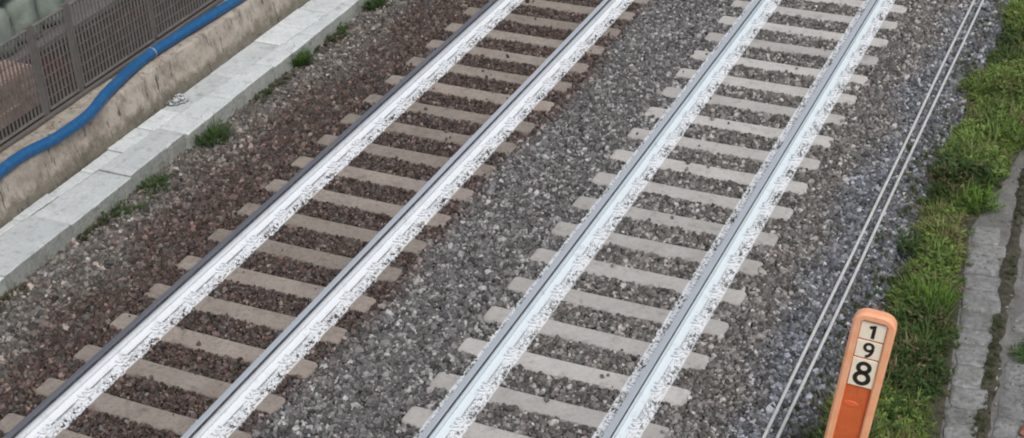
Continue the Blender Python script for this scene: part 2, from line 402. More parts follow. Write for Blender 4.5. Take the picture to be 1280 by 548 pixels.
track(X_R, 9.92, sm_r, 'pale grey concrete sleeper under the track next to the twin pale cables', 'sleepers of the grey-ballast track', ((clip_w, clip_w), (clip_w, clip_w)))
track(X_L, 9.588, sm_l, 'tan concrete sleeper under the brown-ballast track next to the white trough', 'sleepers of the brown-ballast track', ((clip_r, clip_w), (clip_d, clip_w)))

# ------------------------------------------------------------------ rails (flat-bottom section)
Z0 = .0085
RX, RZ = 1.24, 1.06
foot_p = [(-.075, 0), (.075, 0), (.075, .011), (.045, .018), (.018, .030), (-.018, .030), (-.045, .018), (-.075, .011)]
web_p = [(-.016, .030), (.016, .030), (.0095, .055), (.0085, .09), (.010, .115), (.015, .1235), (-.015, .1235), (-.010, .115), (-.0085, .09), (-.0095, .055)]
head_p = [(-.034, .130), (.034, .130), (.036, .158), (.033, .166), (.024, .171), (-.024, .171), (-.033, .166), (-.036, .158)]
under_p = [(-.015, .1235), (.015, .1235), (.034, .130), (-.034, .130)]
foot_p, web_p, head_p, under_p = [[(x * RX, z * RZ) for x, z in p] for p in (foot_p, web_p, head_p, under_p)]
head_p = [(x / RX * 1.02, z) for x, z in head_p]; under_p = [(x if abs(x) < .025 else x / RX * 1.02, z) for x, z in under_p]
def rail(x, label, steel, paint):
    t = empty('rail', (x, 0, Z0)); tag(t, label, 'rail', 'white-painted running rails')
    ysr = [Y0, (Y0+Y1)/2, Y1]
    ft = MB(); ft.prism_y(foot_p, ysr); ft.build('foot', paint, t)
    wb = MB(); wb.prism_y(web_p, ysr, True); wb.build('web', paint, t)
    hd = MB(); hd.prism_y(under_p + [] , ysr); hd.prism_y(head_p, ysr)
    me = hd.mesh('head', M['flank']); me.materials.append(steel)
    for p in me.polygons:
        if p.normal.z > .55: p.material_index = 1
    link('head', me, t)
rail(X_R - G2, 'white-painted rail of the grey track on the side towards the other track', M['steel'], M['paint_blue'])
rail(X_R + G2, 'white-painted rail of the grey track on the side towards the twin cables', M['steel'], M['paint_blue'])
rail(X_L - G2, 'white-painted rail with dark head nearest the concrete trough and wall', M['steel_dull'], M['paint'])
rail(X_L + G2, 'white-painted rail of the brown track on the side towards the grey track', M['steel'], M['paint'])

# ------------------------------------------------------------------ instanced stuff (ballast stones, grass)
def stone_mesh(seed, mat):
    r = np.random.default_rng(seed)
    import bmesh
    bm = bmesh.new(); bmesh.ops.create_icosphere(bm, subdivisions=1, radius=.5)
    # crushed stone: cut the ball with random planes
    nrm = r.normal(size=(9, 3)); nrm /= np.linalg.norm(nrm, axis=1)[:, None]; dd = r.uniform(.27, .42, 9)
    for v in bm.verts:
        p = np.array(v.co) * r.uniform(.92, 1.15)
        for a, d in zip(nrm, dd):
            e = p @ a - d
            if e > 0: p = p - a * e
        v.co = p * np.array([1.25, 1.0, .8])
    me = bpy.data.meshes.new('stone'); bm.to_mesh(me); bm.free(); me.materials.append(mat); return me
def scatter(name, pts, col, rot, scl, idx, protos):
    me = bpy.data.meshes.new(name); n = len(pts)
    me.vertices.add(n); me.vertices.foreach_set('co', np.asarray(pts, np.float32).ravel())
    a = me.attributes.new('col', 'FLOAT_COLOR', 'POINT'); a.data.foreach_set('color', np.c_[col, np.ones(n)].astype(np.float32).ravel())
    a = me.attributes.new('rot', 'FLOAT_VECTOR', 'POINT'); a.data.foreach_set('vector', np.asarray(rot, np.float32).ravel())
    a = me.attributes.new('scl', 'FLOAT_VECTOR', 'POINT'); a.data.foreach_set('vector', np.asarray(scl, np.float32).ravel())
    a = me.attributes.new('idx', 'INT', 'POINT'); a.data.foreach_set('value', np.asarray(idx, np.int32))
    me.update()
    col_ = bpy.data.collections.new(name + '_prototypes')
    for k, pm in enumerate(protos):
        col_.objects.link(bpy.data.objects.new(name + '_piece', pm))
    ng = bpy.data.node_groups.new(name + '_scatter', 'GeometryNodeTree')
    ng.interface.new_socket('Geometry', in_out='INPUT', socket_type='NodeSocketGeometry')
    ng.interface.new_socket('Geometry', in_out='OUTPUT', socket_type='NodeSocketGeometry')
    N = ng.nodes; gi = N.new('NodeGroupInput'); go = N.new('NodeGroupOutput')
    ci = N.new('GeometryNodeCollectionInfo'); ci.inputs['Collection'].default_value = col_
    ci.inputs['Separate Children'].default_value = True; ci.inputs['Reset Children'].default_value = True
    ip = N.new('GeometryNodeInstanceOnPoints'); ip.inputs['Pick Instance'].default_value = True
    def na(nm, ty):
        a = N.new('GeometryNodeInputNamedAttribute'); a.data_type = ty; a.inputs['Name'].default_value = nm; return a.outputs['Attribute']
    L = ng.links
    L.new(gi.outputs[0], ip.inputs['Points']); L.new(ci.outputs[0], ip.inputs['Instance'])
    L.new(na('idx', 'INT'), ip.inputs['Instance Index'])
    e2r = N.new('FunctionNodeEulerToRotation'); L.new(na('rot', 'FLOAT_VECTOR'), e2r.inputs[0]); L.new(e2r.outputs[0], ip.inputs['Rotation'])
    L.new(na('scl', 'FLOAT_VECTOR'), ip.inputs['Scale']); L.new(ip.outputs[0], go.inputs[0])
    o = bpy.data.objects.new(name, me); C.objects.link(o)
    md = o.modifiers.new('scatter', 'NODES'); md.node_group = ng
    o['kind'] = 'stuff'
    return o

protos = [stone_mesh(k, M['stone']) for k in range(12)]
DENS = 1650
xa, xb, ya, yb = -6.28, 2.62, Y0 + .1, Y1 - .1
# a jittered grid keeps the cover even
cell = 1 / math.sqrt(DENS)
gx, gy = np.meshgrid(np.arange(xa, xb, cell), np.arange(ya, yb, cell)); gx = gx.ravel(); gy = gy.ravel()
gx = gx + rng.uniform(-.6, .6, gx.size) * cell; gy = gy + rng.uniform(-.6, .6, gy.size) * cell
size = np.clip(rng.lognormal(math.log(.042), .36, gx.size), .020, .10)
left = gx < -4.9
size = np.where(left, size * rng.uniform(.85, 1.2, gx.size), size)
size = np.where((gx > -4.8) & (gx < -2.3), size * .82, size)       # finer, crushed brown ballast
keep = np.ones(gx.size, bool)
sy = {X_R: np.array(sorted(y for x, y in sleepers if x == X_R)), X_L: np.array(sorted(y for x, y in sleepers if x == X_L))}
on_sl = np.zeros(gx.size, bool)
edge_d = np.full(gx.size, 9.0)
for xc in (X_R, X_L):
    d = np.min(np.abs(gy[:, None] - sy[xc][None, :]), axis=1) if gx.size < 50000 else np.concatenate([np.min(np.abs(c[:, None] - sy[xc][None, :]), axis=1) for c in np.array_split(gy, 20)])
    ins = (np.abs(gx - xc) < SL / 2 + size * .12) & (d < .118 + size * .30)
    on_sl |= ins
keep &= ~(on_sl & (rng.random(gx.size) > .004))
rails_x = np.array([X_R - G2, X_R + G2, X_L - G2, X_L + G2])
dr = gx[:, None] - rails_x[None, :]
ir = np.argmin(np.abs(dr), axis=1); dn = dr[np.arange(gx.size), ir]; an = np.abs(dn)
keep &= an > .096
# grass side: thin out
keep &= (gx < 2.35 + .25 * fbm(gy * .9, gx * 0, 5)) | (rng.random(gx.size) < .25)
gx, gy, size, ir, dn, an = [a[keep] for a in (gx, gy, size, ir, dn, an)]
n = gx.size
gz = bed_h(gx, gy) + rng.uniform(-.024, .008, n)
gz = np.where(on_sl[keep], .012, gz)
near = an < .25
gz = np.where(near & ~on_sl[keep], -.010 + rng.uniform(-.016, .010, n), gz)
size = np.where(near, np.minimum(size * .80, .042), size)
gz = np.where(near & ~on_sl[keep], -.014 + rng.uniform(-.012, .006, n), gz)
# base colours by zone
brown = np.array([.100, .074, .066]); grey = np.array([.155, .150, .151]); warm = np.array([.165, .153, .145]); blue = np.array([.150, .156, .175]); lgrey = np.array([.150, .136, .124])
nb = fbm(gx * 1.1, gy * 1.1, 21)
col = np.tile(grey, (n, 1))
e1 = -2.32 + .45 * (fbm(gy * .8, gx * .5, 8) - .5)
tb = np.clip((e1 - gx) / .25 + .5, 0, 1)[:, None]; col = col * (1 - tb) + brown * tb
tl = np.clip((-5.3 - gx + 1.2 * (nb - .5)) / .5, 0, 1)[:, None]; col = col * (1 - tl) + lgrey * tl
tw = np.clip((gx + 1.0) / .4, 0, 1)[:, None]; col = col * (1 - tw) + warm * tw
tr = np.clip((gx - 1.55 + .8 * (nb - .5)) / .35, 0, 1)[:, None]; col = col * (1 - tr) + blue * tr
val = rng.lognormal(-.04, .43, n)
rnd = rng.random(n)
pale = rnd > np.where(gx < -2.4, np.where(gx < -4.9, .945, .97), .875)
val = np.where(pale, val * 2.5, val)
val = np.clip(val, .28, 3.2)
tint = 1 + rng.normal(0, .018, (n, 3))
ctype = rng.random(n)
col = np.where((ctype < .12)[:, None] & (gx < -2.2)[:, None], col * np.array([1.10, .98, .94]), col)
col = np.where((ctype > .85)[:, None], col.mean(1, keepdims=True) * np.array([1.02, 1.0, .98]) * 1.15, col)
col = np.clip(col * val[:, None] * tint, .012, .62)
asp = rng.uniform(.75, 1.25, (n, 3)) * size[:, None] * 1.12
# flatter ones lie flat
rot = rng.uniform(-math.pi, math.pi, (n, 3)); rot[:, :2] *= .45
scatter('ballast', np.c_[gx, gy, gz], col, rot, asp, rng.integers(0, len(protos), n), protos)

# a few ballast stones thrown on to sleepers, one larger pale stone on the brown side
def rock(name, loc, dims, mat, seed, rz=0.0):
    me = stone_mesh(seed, mat); me = me.copy()
    o = link(name, me, None, loc, (0.1, -.1, rz)); o.scale = dims; return o
o = rock('stone', (-5.18, 9.88, -.035), (.20, .09, .07), M['pale_stone'], 41, -.5)
tag(o, 'long pale flat stone lying on the brown ballast between trough and rail', 'stone')
o = rock('stone', (-5.62, 9.72, -.07), (.11, .09, .08), M['pale_stone'], 44, .5)
tag(o, 'chunky grey-beige stone on the ballast near the trough side', 'stone')

# ------------------------------------------------------------------ twin cables on the ballast shoulder
for k, xc in enumerate((2.02, 2.135)):
    pts = []
    for y in np.arange(Y0, Y1, .4):
        x = xc + (.004 * math.sin(y * .9 + k * 2) + .0035 * (y - 16) * .0)
        pts.append((x, y, float(bed_h(np.array([xc]), np.array([16.0]))[0]) + .052 + .004 * math.sin(y * 1.7 + k)))
    t = MB(); t.tube(pts, .0175, 8); o = t.build('cable', M['cable'])
    tag(o, ('pale grey cable of the twin pair, the one on the rail side' if k == 0 else 'pale grey cable of the twin pair, the one on the grass side'), 'cable', 'twin cables along the ballast shoulder')

# ------------------------------------------------------------------ cable trough: front blocks and back cover slabs
def xf(y): return -6.235 - .010 * (y - 10)
def xg(y): return -6.86 + .058 * (y - 10.8)
XB = -6.965
tr_ = empty('cable_trough', (-6.6, 12, -.15)); tag(tr_, 'pale concrete cable trough of long slabs at the foot of the stained wall', 'cable trough')
def slab(name, x00, x01, x10, x11, y0, y1, z0, z1, mat, parent, b=.012):
    """quad-plan slab: x00..x01 at y0, x10..x11 at y1, chamfered top, slightly worn"""
    mb = MB(); vs = []; ns = 14
    loops = []
    for s in range(ns):
        t = s / (ns - 1); y = y0 + (y1 - y0) * t
        xa_, xb_ = x00 + (x10 - x00) * t, x01 + (x11 - x01) * t
        e = .010 if s in (0, ns - 1) else 0.0
        j = lambda a: random.uniform(-a, a)
        wn = max(0, random.gauss(-.006, .010))
        loops.append([(xa_, y, z0), (xa_ + j(.002), y, z1 - b), (xa_ + b + j(.003), y, z1 - e + j(.001)), (xb_ - b + j(.004) - wn, y, z1 - e + j(.001)), (xb_ + j(.003) - wn * .5, y, z1 - b - wn), (xb_, y, z0)])
    n = 6
    for lo in loops: vs += lo
    fs = []
    for k in range(ns - 1):
        for i in range(n):
            j2 = (i + 1) % n; fs.append((k*n+i, k*n+j2, (k+1)*n+j2, (k+1)*n+i))
    fs.append(tuple(range(n))); fs.append(tuple((ns-1)*n + i for i in range(n)))
    mb.add(vs, fs); me = mb.mesh(name, mat)
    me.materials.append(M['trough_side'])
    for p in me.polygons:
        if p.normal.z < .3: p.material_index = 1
    ob = link(name, me, parent); ob.location = (6.6, -12, .15); return ob
y = Y0
k = 0
fj = [4.6, 5.75, 6.9, 8.05, 9.15, 10.22, 12.55, 13.68, 14.85, 15.9, 17.05, 18.2, 19.3, 20.45, 21.6, 22.7, 23.85, 25.0, 26.2]
fj = [4.6, 5.75, 6.9, 8.05, 9.15, 10.25, 11.4, 12.55, 13.68, 14.7, 15.75, 16.8, 17.9, 19.0, 20.1, 21.2, 22.3, 23.4, 24.6, 25.8]
for a, c in zip(fj[:-1], fj[1:]):
    ox = random.uniform(-.014, .014) + (-.02 if a < 13.6 else .035); dz = random.uniform(-.010, .008)
    ga, gc = min(xg(a), xf(a) - .07), min(xg(c), xf(c) - .07)
    slab('front_block', ga + .006, xf(a) + ox, gc + .006, xf(c) + ox, a + .005, c - .005, -.20, .13 + dz, M['trough'], tr_)
y = 4.6; bj = [y]
while y < 25.6: y += random.choice((.55, .6, 1.1, 1.1, .62)); bj.append(y)
for a, c in zip(bj[:-1], bj[1:]):
    ga, gc = min(xg(a), xf(a) - .07), min(xg(c), xf(c) - .07)
    xb_ = XB + random.uniform(-.012, .02)
    if ga - .008 - xb_ < .03: xb_ = ga - .06
    slab('cover_slab', xb_, ga - .010, xb_, gc - .010, a + .004, c - .004, -.20, .122 + random.uniform(-.008, .008), M['trough'], tr_, .008)

# ------------------------------------------------------------------ stained retaining wall
WT = .62
def wall_sheet():
    mb = MB(); ys_ = np.arange(Y0, Y1, .09)
    prof = [(-.02, -.2)] + [(0.01 - .10 * t, .08 + (WT - .08 - .035) * t) for t in np.linspace(0, 1, 11)] + [(-.11, WT - .008), (-.14, WT)] + [(-.14 - d, WT) for d in (.08, .16, .24, .32, .38, .41)] + [(-.56, -.2)]
    n = len(prof)
    P = np.array(prof); vs = []
    for y in ys_:
        s = np.cumsum(np.r_[0, np.hypot(*np.diff(P, axis=0).T)])
        d = (fbm(np.full(n, y) * 2.3, s * 2.3, 51, 4) - .5) * .075 + (fbm(np.full(n, y) * 8, s * 8, 57, 3) - .5) * .035
        chip = float(np.clip((fbm(np.array([y * 3.1]), np.array([.5]), 61)[0] - .62) * 5, 0, 1)) * .05
        for i, (px, pz) in enumerate(prof):
            if i in (0, n - 1): vs.append((-6.99 + px, y, pz)); continue
            if i <= 11: vs.append((-6.99 + px + d[i] - (chip if i == 11 else 0), y, pz))
            else: vs.append((-6.99 + px, y, pz + d[i] * .5 - (chip if i in (12,) else 0)))
    fs = [(j*n+i, j*n+i+1, (j+1)*n+i+1, (j+1)*n+i) for j in range(len(ys_)-1) for i in range(n-1)]
    fs.append(tuple(range(n))); fs.append(tuple((len(ys_)-1)*n+i for i in range(n)))
    mb.add(vs, fs, True); return mb
o = wall_sheet().build('retaining_wall', M['wall'])
tag(o, 'low stained beige plaster retaining wall carrying the mesh fence and blue hose', 'wall')

# ------------------------------------------------------------------ blue hose lying along the wall top
hx = [(4.6, -7.25), (7.0, -7.28), (9.0, -7.22), (10.3, -7.16), (11.0, -7.06), (11.35, -7.09), (11.75, -7.10), (12.25, -7.035), (12.9, -7.035), (13.55, -7.17), (14.1, -7.27), (14.6, -7.30), (15.3, -7.265), (16.4, -7.19), (18, -7.20), (20, -7.27), (23, -7.2), (26.5, -7.25)]
hy = np.array([p[0] for p in hx]); hxx = np.array([p[1] for p in hx])
yy = np.arange(4.6, 26.5, .011)
xi = np.interp(yy, hy, hxx)
ker = np.hanning(61); ker /= ker.sum(); xi = np.convolve(np.pad(xi, 30, mode='edge'), ker, 'valid')
hr = .068
zi = WT + hr + .004 - .055 * np.clip((xi + 7.12) / .09, 0, 1)
hb = MB(); hb.tube(list(zip(xi, yy, zi)), [hr + (.0016 if (i // 2) % 2 else -.001) for i in range(len(yy))], 14)
ho = empty('blue_hose', (-7.2, 15, WT)); tag(ho, 'thick blue ribbed hose snaking along the top of the stained wall', 'hose')
o = hb.build('tube', M['hose'], ho); o.location = (7.2, -15, -WT)
i0 = int(np.argmin(np.abs(yy - 14.55)))
bd = MB(); bd.tube([(xi[i], yy[i], zi[i]) for i in range(i0 - 1, i0 + 2)], hr + .005, 16)
o = bd.build('clamp_band', M['band'], ho); o.location = (7.2, -15, -WT)

nc = 160; cy_ = rng.uniform(8, 20, nc); cx_ = np.interp(cy_, yy, xi) - .10 - np.abs(rng.normal(0, .035, nc)); cx_ = np.maximum(cx_, -7.42)
cv = np.where(rng.random((nc, 1)) < .5, np.array([.45, .44, .42]), np.array([.13, .11, .09])) * rng.uniform(.7, 1.2, (nc, 1))
cs_ = rng.uniform(.012, .04, nc)[:, None] * np.array([1.4, 1.0, .5])
scatter('rubble', np.c_[cx_, cy_, np.full(nc, WT + .008)], cv, np.c_[np.zeros(nc), np.zeros(nc), rng.uniform(0, 6.28, nc)], cs_, rng.integers(0, len(protos), nc), protos)

# ------------------------------------------------------------------ mesh fence on the wall
fx0 = -7.485
fz0, fz1 = WT + .01, WT + 1.20
fe = empty('mesh_fence', (fx0, 15, WT)); tag(fe, 'rusty grey steel bar-grating fence standing on the stained wall', 'fence')
barm = MB(); barm.box(-.015, .015, -.002, .002, fz0 + .10 - WT, fz1 - .02 - WT); bar_mesh = barm.mesh('bar', M['fence'])
posts = [6.3, 8.4, 10.55, 12.68, 13.35, 14.90, 17.0, 19.1, 21.2, 23.3, 25.4]
wide = {12.68: .058, 13.35: .05}
for py in posts:
    hw = wide.get(py, .028)
    pm = MB(); pm.bbox(-.006, .022, -hw, hw, -.03, fz1 + .02 - WT, .003); pm.bbox(-.03, .05, -hw - .03, hw + .03, -.012, .012, .003)
    pm.build('post', M['post'], fe, (-.03, py - 15, 0))
for a, c in zip(posts[:-1], posts[1:]):
    if c < 9 or a > 21: continue
    ha, hc = wide.get(a, .028), wide.get(c, .028)
    y0, y1 = a + ha + .006, c - hc - .006
    fr = MB()
    fr.bbox(-.016, .016, y0 - 15, y1 - 15, fz1 - .025 - WT, fz1 - WT, .003)
    fr.bbox(-.016, .016, y0 - 15, y1 - 15, fz0 + .075 - WT, fz0 + .10 - WT, .003)
    for ye in (y0 + .004, y1 - .004): fr.bbox(-.014, .014, ye - .0035 - 15, ye + .0035 - 15, fz0 + .0975 - WT, fz1 - .0225 - WT, .001)
    pn = fr.build('panel', M['fence'], fe)
    nb_ = int((y1 - y0) / .064)
    for i in range(nb_ + 1):
        if 0 < i < nb_ and 10.0 < y0 + (y1 - y0) * i / nb_ < 18.5:
            link('bar', bar_mesh, pn, (0, y0 + (y1 - y0) * i / nb_ - 15, 0))
    rz = fz0 + .10 + .132
    while rz < fz1 - .05:
        rd = MB(); rd.tube([(0, y0 - 15, rz - WT), (0, y1 - 15, rz - WT)], .0055, 5); rd.build('rod', M['fence'], pn); rz += .132
kr = MB(); kr.bbox(-.025, .025, 5.0 - 15, 26 - 15, .012, .05, .004); kr.build('base_rail', M['post'], fe, (.02, 0, 0))

# ------------------------------------------------------------------ yard behind the wall
g = MB(); g.add([(-10.0, 2, -.12), (-7.5, 2, -.12), (-7.5, 32, -.12), (-10.0, 32, -.12)], [(0, 1, 2, 3)]); o = g.build('yard_soil', M['soil']); o['kind'] = 'structure'
g = MB(); g.box(-40, -10.0, -10, 60, -.3, -.05); o = g.build('yard_paving', M['paving']); o['kind'] = 'structure'
def sack_mesh(seed, w_, d_, h_):
    r = np.random.default_rng(seed); mb = MB(); nu, nv = 18, 11; vs = []
    for j in range(nv):
        t = j / (nv - 1); z = h_ * t
        prof = (min(1, (1 - abs(2 * t - 1) ** 5)) * .22 + .80) * (1 if 0 < t < 1 else .62)
        for i in range(nu):
            th = 2 * math.pi * i / nu
            cs, sn = math.cos(th), math.sin(th)
            sq = (abs(cs) ** 3.2 + abs(sn) ** 3.2) ** (-1 / 3.2)
            wob = 1 + .07 * math.sin(3 * th + seed + 4 * t) + .05 * r.normal() * .6
            vs.append((w_ / 2 * cs * sq * prof * wob, d_ / 2 * sn * sq * prof * wob, z + (.02 * r.normal() if j == nv - 1 else 0)))
    fs = [(j*nu+i, j*nu+(i+1) % nu, (j+1)*nu+(i+1) % nu, (j+1)*nu+i) for j in range(nv-1) for i in range(nu)]
    fs.append(tuple(range(nu))[::-1])
    ct = len(vs); vs.append((0, 0, h_ + .06)); fs += [((nv-1)*nu+i, (nv-1)*nu+(i+1) % nu, ct) for i in range(nu)]
    mb.add(vs, fs, True); return mb.mesh('sack', M['sack'])
sk = []
for i_ in range(5): sk.append((-10.42 - .02 * i_, 13.75 + .60 * i_, -.05, .62, .60, .74 + .03 * (i_ % 2)))
for i_ in range(4): sk.append((-11.08, 14.3 + .62 * i_, -.05, .62, .60, .78))
for i_ in range(4): sk.append((-10.48, 14.02 + .60 * i_, .72, .58, .58, .58 + .05 * (i_ % 2)))
for i_ in range(3): sk.append((-11.1, 14.6 + .6 * i_, .75, .6, .58, .62))
for k, (x, y, z, w_, d_, h_) in enumerate(sk):
    o = link('sack', sack_mesh(k + 3, w_, d_, h_), None, (x, y, z), (0, 0, random.uniform(-.4, .4)))
    tag(o, 'pale grey-green bulging sack piled on top behind the mesh fence' if z > 0 else 'pale grey-green bulging sack standing on the yard ground behind the fence', 'sack', 'upper sacks of the pile' if z > 0 else 'lower sacks of the pile')
bk = MB(); bk.bbox(-.12, .12, -.19, .19, 0, .19, .008); blk = bk.mesh('clay_block', M['clay'])
for r_ in range(3):
    for c_ in range(5):
        for d_ in range(2):
            o = link('clay_block', blk, None, (-9.05 - .25 * d_ + random.uniform(-.01, .01), 12.35 + .39 * c_ + .1 * (r_ % 2), -.12 + .191 * r_), (0, 0, random.uniform(-.03, .03)))
            tag(o, 'pinkish clay block in the stack seen through the mesh fence', 'block', 'clay blocks stacked behind the fence')

# ------------------------------------------------------------------ path with rough flagstones
def edge_r(y):      # right edge of the grass strip
    return np.interp(y, [9, 11.6, 13.5, 15.3, 16.3, 17.5, 19, 24], [3.7, 3.50, 3.30, 3.10, 3.24, 3.36, 3.5, 4.3])
g = MB(); ysp = np.arange(Y0, Y1, .25)
xsp = np.arange(2.6, 7.01, .2); XX, YY = np.meshgrid(xsp, ysp); ZZ = -.150 + .03 * (fbm(XX * 1.5, YY * 1.5, 71) - .5); nx = len(xsp)
g.v = list(zip(XX.ravel().tolist(), YY.ravel().tolist(), ZZ.ravel().tolist()))
g.f = [(j*nx+i, j*nx+i+1, (j+1)*nx+i+1, (j+1)*nx+i) for j in range(len(ysp)-1) for i in range(nx-1)]; g.smooth = [True]*len(g.f)
path = g.build('path', M['path']); path['kind'] = 'structure'
def flag_mesh(seed, hx_, hy_):
    r = np.random.default_rng(seed); n = 16; mb = MB(); loops = []
    rad = 1 + r.uniform(-.06, .04, n)
    for sc, z in ((1.02, -.06), (1.0, .000), (.965, .010), (.72, .013), (.35, .014)):
        lo = []
        for i in range(n):
            th = 2 * math.pi * i / n; cs, sn = math.cos(th), math.sin(th); sq = (abs(cs) ** 9 + abs(sn) ** 9) ** (-1 / 9)
            lo.append((hx_ * cs * sq * rad[i] * sc, hy_ * sn * sq * rad[i] * sc, z + r.uniform(-.004, .004) * (z > .01)))
        loops.append(lo)
    vs = [v for lo in loops for v in lo]
    fs = [(j*n+i, j*n+(i+1) % n, (j+1)*n+(i+1) % n, (j+1)*n+i) for j in range(len(loops)-1) for i in range(n)]
    fs.append(tuple((len(loops)-1)*n+i for i in range(n)))
    mb.add(vs, fs, True); return mb.mesh('flagstone', M['pstone'])
seed = 100
y = 8.6
while y < 15.35:                     # row along the grass
    d = random.uniform(.22, .46); hw = random.uniform(.15, .225); xe = float(edge_r(y)) - .03
    seed += 1
    link('flagstone', flag_mesh(seed, hw, d / 2 + .008), path, (xe + hw + random.uniform(-.02, .03), y + d / 2, -.145 + random.uniform(-.008, .012)), (random.uniform(-.05, .05), random.uniform(-.05, .05), .12 + random.uniform(-.08, .08))); y += d
for row, (x0, ph) in enumerate(((.66, .1), (1.08, .25), (1.5, .05), (1.9, .2))):
    y = 8.5 + ph
    while y < 17.2 - row * .3:
        d = random.uniform(.30, .70); hw = random.uniform(.18, .225); seed += 1
        if random.random() < .16: y += d; continue
        xe = float(np.interp(y, [9, 17.5], [3.62, 3.06])) + x0
        link('flagstone', flag_mesh(seed, hw, d / 2 + .008), path, (xe + random.uniform(-.03, .03), y + d / 2, -.150 + random.uniform(-.01, .008)), (random.uniform(-.03, .03), random.uniform(-.03, .03), .07 + random.uniform(-.06, .06))); y += d
ms = MB(); rowp = []
for y in np.arange(8.5, 17.2, .1):
    xc = float(np.interp(y, [9, 17.5], [3.62, 3.06])) + .36; hw = .02 + .05 * random.random() + .07 * float(vnoise(np.array([y * 2.1]), np.array([0.3]), 77)[0])
    rowp.append((xc, hw, y))
vs = []
for xc, hw, y in rowp: vs += [(xc - hw, y, -.15), (xc - hw * .5, y, -.128), (xc + hw * .5, y, -.126), (xc + hw, y, -.15)]
ms.add(vs, [(j*4+i, j*4+i+1, (j+1)*4+i+1, (j+1)*4+i) for j in range(len(rowp)-1) for i in range(3)], True)
o = ms.build('moss', M['moss'], path)
o = rock('brick', (4.20, 11.95, -.09), (.26, .13, .10), M['terracotta'], 61, 1.2); tag(o, 'broken reddish terracotta brick lying on the flagstone path', 'brick')

# grit and small stones strewn over the path
npg = 5200; py_ = rng.uniform(9, 24, npg); px_ = rng.uniform(3.0, 6.0, npg)
lowp = fbm(px_ * 2.1, py_ * 2.1, 141) > .42; px_, py_ = px_[lowp], py_[lowp]; npg = px_.size
pv = np.array([.21, .205, .195]) * rng.lognormal(0, .4, (npg, 1)); pv = np.where(rng.random((npg, 1)) < .2, np.array([.10, .085, .06]), pv)
ps = np.clip(rng.lognormal(math.log(.016), .45, npg), .006, .05)[:, None] * np.array([1.2, 1.0, .6])
scatter('grit', np.c_[px_, py_, np.full(npg, -.134)], np.clip(pv, .02, .5), np.c_[np.zeros(npg), np.zeros(npg), rng.uniform(0, 6.28, npg)], ps, rng.integers(0, len(protos), npg), protos)

# ------------------------------------------------------------------ grass strip
def tuft_mesh(seed, nb, h, spread, width, mat, droop=.5):
    r = np.random.default_rng(seed); mb = MB()
    for _ in range(nb):
        a = r.uniform(0, 2 * math.pi); rad = spread * math.sqrt(r.uniform(0, 1)) * .5
        bx, by = rad * math.cos(a), rad * math.sin(a); L = h * r.uniform(.45, 1.1); lean = r.uniform(.1, 1.0) * droop
        da = a + r.normal() * .8; dx, dy = math.cos(da), math.sin(da); px_, py_ = -dy, dx; w0 = width * r.uniform(.6, 1.3)
        vs = []
        for t, ww in ((0, .7), (.35, 1.0), (.7, .75), (1.0, .06)):
            off = lean * L * t * t; z = L * t * (1 - .35 * lean * t)
            for sg in (-1, 1): vs.append((bx + dx * off + px_ * sg * w0 * ww / 2, by + dy * off + py_ * sg * w0 * ww / 2, z))
        mb.add(vs, [(0, 1, 3, 2), (2, 3, 5, 4), (4, 5, 7, 6)], True)
    me = bpy.data.meshes.new('tuft'); me.from_pydata(mb.v, [], mb.f); me.materials.append(mat); me.update(); return me
def leafy_mesh(seed, ns, h, spread, leaf, mat, nl=14):
    """stems set with small pointed leaves"""
    r = np.random.default_rng(seed); mb = MB()
    for _ in range(ns):
        a = r.uniform(0, 2 * math.pi); rad = spread * .5 * math.sqrt(r.uniform()); bx, by = rad * math.cos(a) * .5, rad * math.sin(a) * .5
        ex, ey, L = rad * math.cos(a) * 1.3, rad * math.sin(a) * 1.3, h * r.uniform(.5, 1.1)
        for k in range(nl):
            t = r.uniform(.12, 1); p = np.array([bx + (ex - bx) * t, by + (ey - by) * t, L * t * (1 - .2 * t)])
            th = r.uniform(0, 2 * math.pi); up = r.uniform(-.2, .9); d = np.array([math.cos(th), math.sin(th), up]); d /= np.linalg.norm(d)
            s_ = np.array([-math.sin(th), math.cos(th), r.uniform(-.3, .3)]); l_ = leaf * r.uniform(.6, 1.4)
            vs = [p, p + d * l_ * .45 + s_ * l_ * .22, p + d * l_ + np.array([0, 0, -.15 * l_]), p + d * l_ * .45 - s_ * l_ * .22]
            mb.add(vs, [(0, 1, 2, 3)], True)
        mb.add([(bx - .003, by, 0), (bx + .003, by, 0), (ex, ey, L * .8)], [(0, 1, 2)])
    me = bpy.data.meshes.new('leafy'); me.from_pydata([tuple(map(float, v)) for v in mb.v], [], mb.f); me.materials.append(mat); me.update(); return me
seam_y = rng.uniform(9, 17, 420); seam_x = np.interp(seam_y, [9, 17.5], [3.62, 3.06]) + .36 + rng.normal(0, .03, 420)
loose_y = rng.uniform(9, 26, 700); loose_x = 2.42 - np.abs(rng.normal(0, .14, 700))
gp = [tuft_mesh(k, 22, 1.0, .55, .055, M['grass'], .9) for k in range(6)] + [leafy_mesh(k + 20, 7, .75, .8, .22, M['grass'], 12) for k in range(5)]
ng_ = 26000
gx = rng.uniform(2.15, 4.6, ng_); gy = rng.uniform(8.0, Y1 - .2, ng_)
el = 2.42 + .40 * (fbm(gy * .9, gy * 0, 91) - .5) + .12 * (vnoise(gy * 4, gy * 0, 92) - .5); er = edge_r(gy) + .12 * (vnoise(gy * 3.1, gy * 0, 93) - .5)
edge = np.minimum(gx - el, er - gx)
dens = np.clip(edge / .3 + .15, 0, 1) * np.clip(3.2 * fbm(gx * 2.6, gy * 2.6, 95) - .40, 0.12, 1)
kp = (rng.random(ng_) < dens) & (edge > -.06)
gx, gy, edge = gx[kp], gy[kp], edge[kp]; n = gx.size
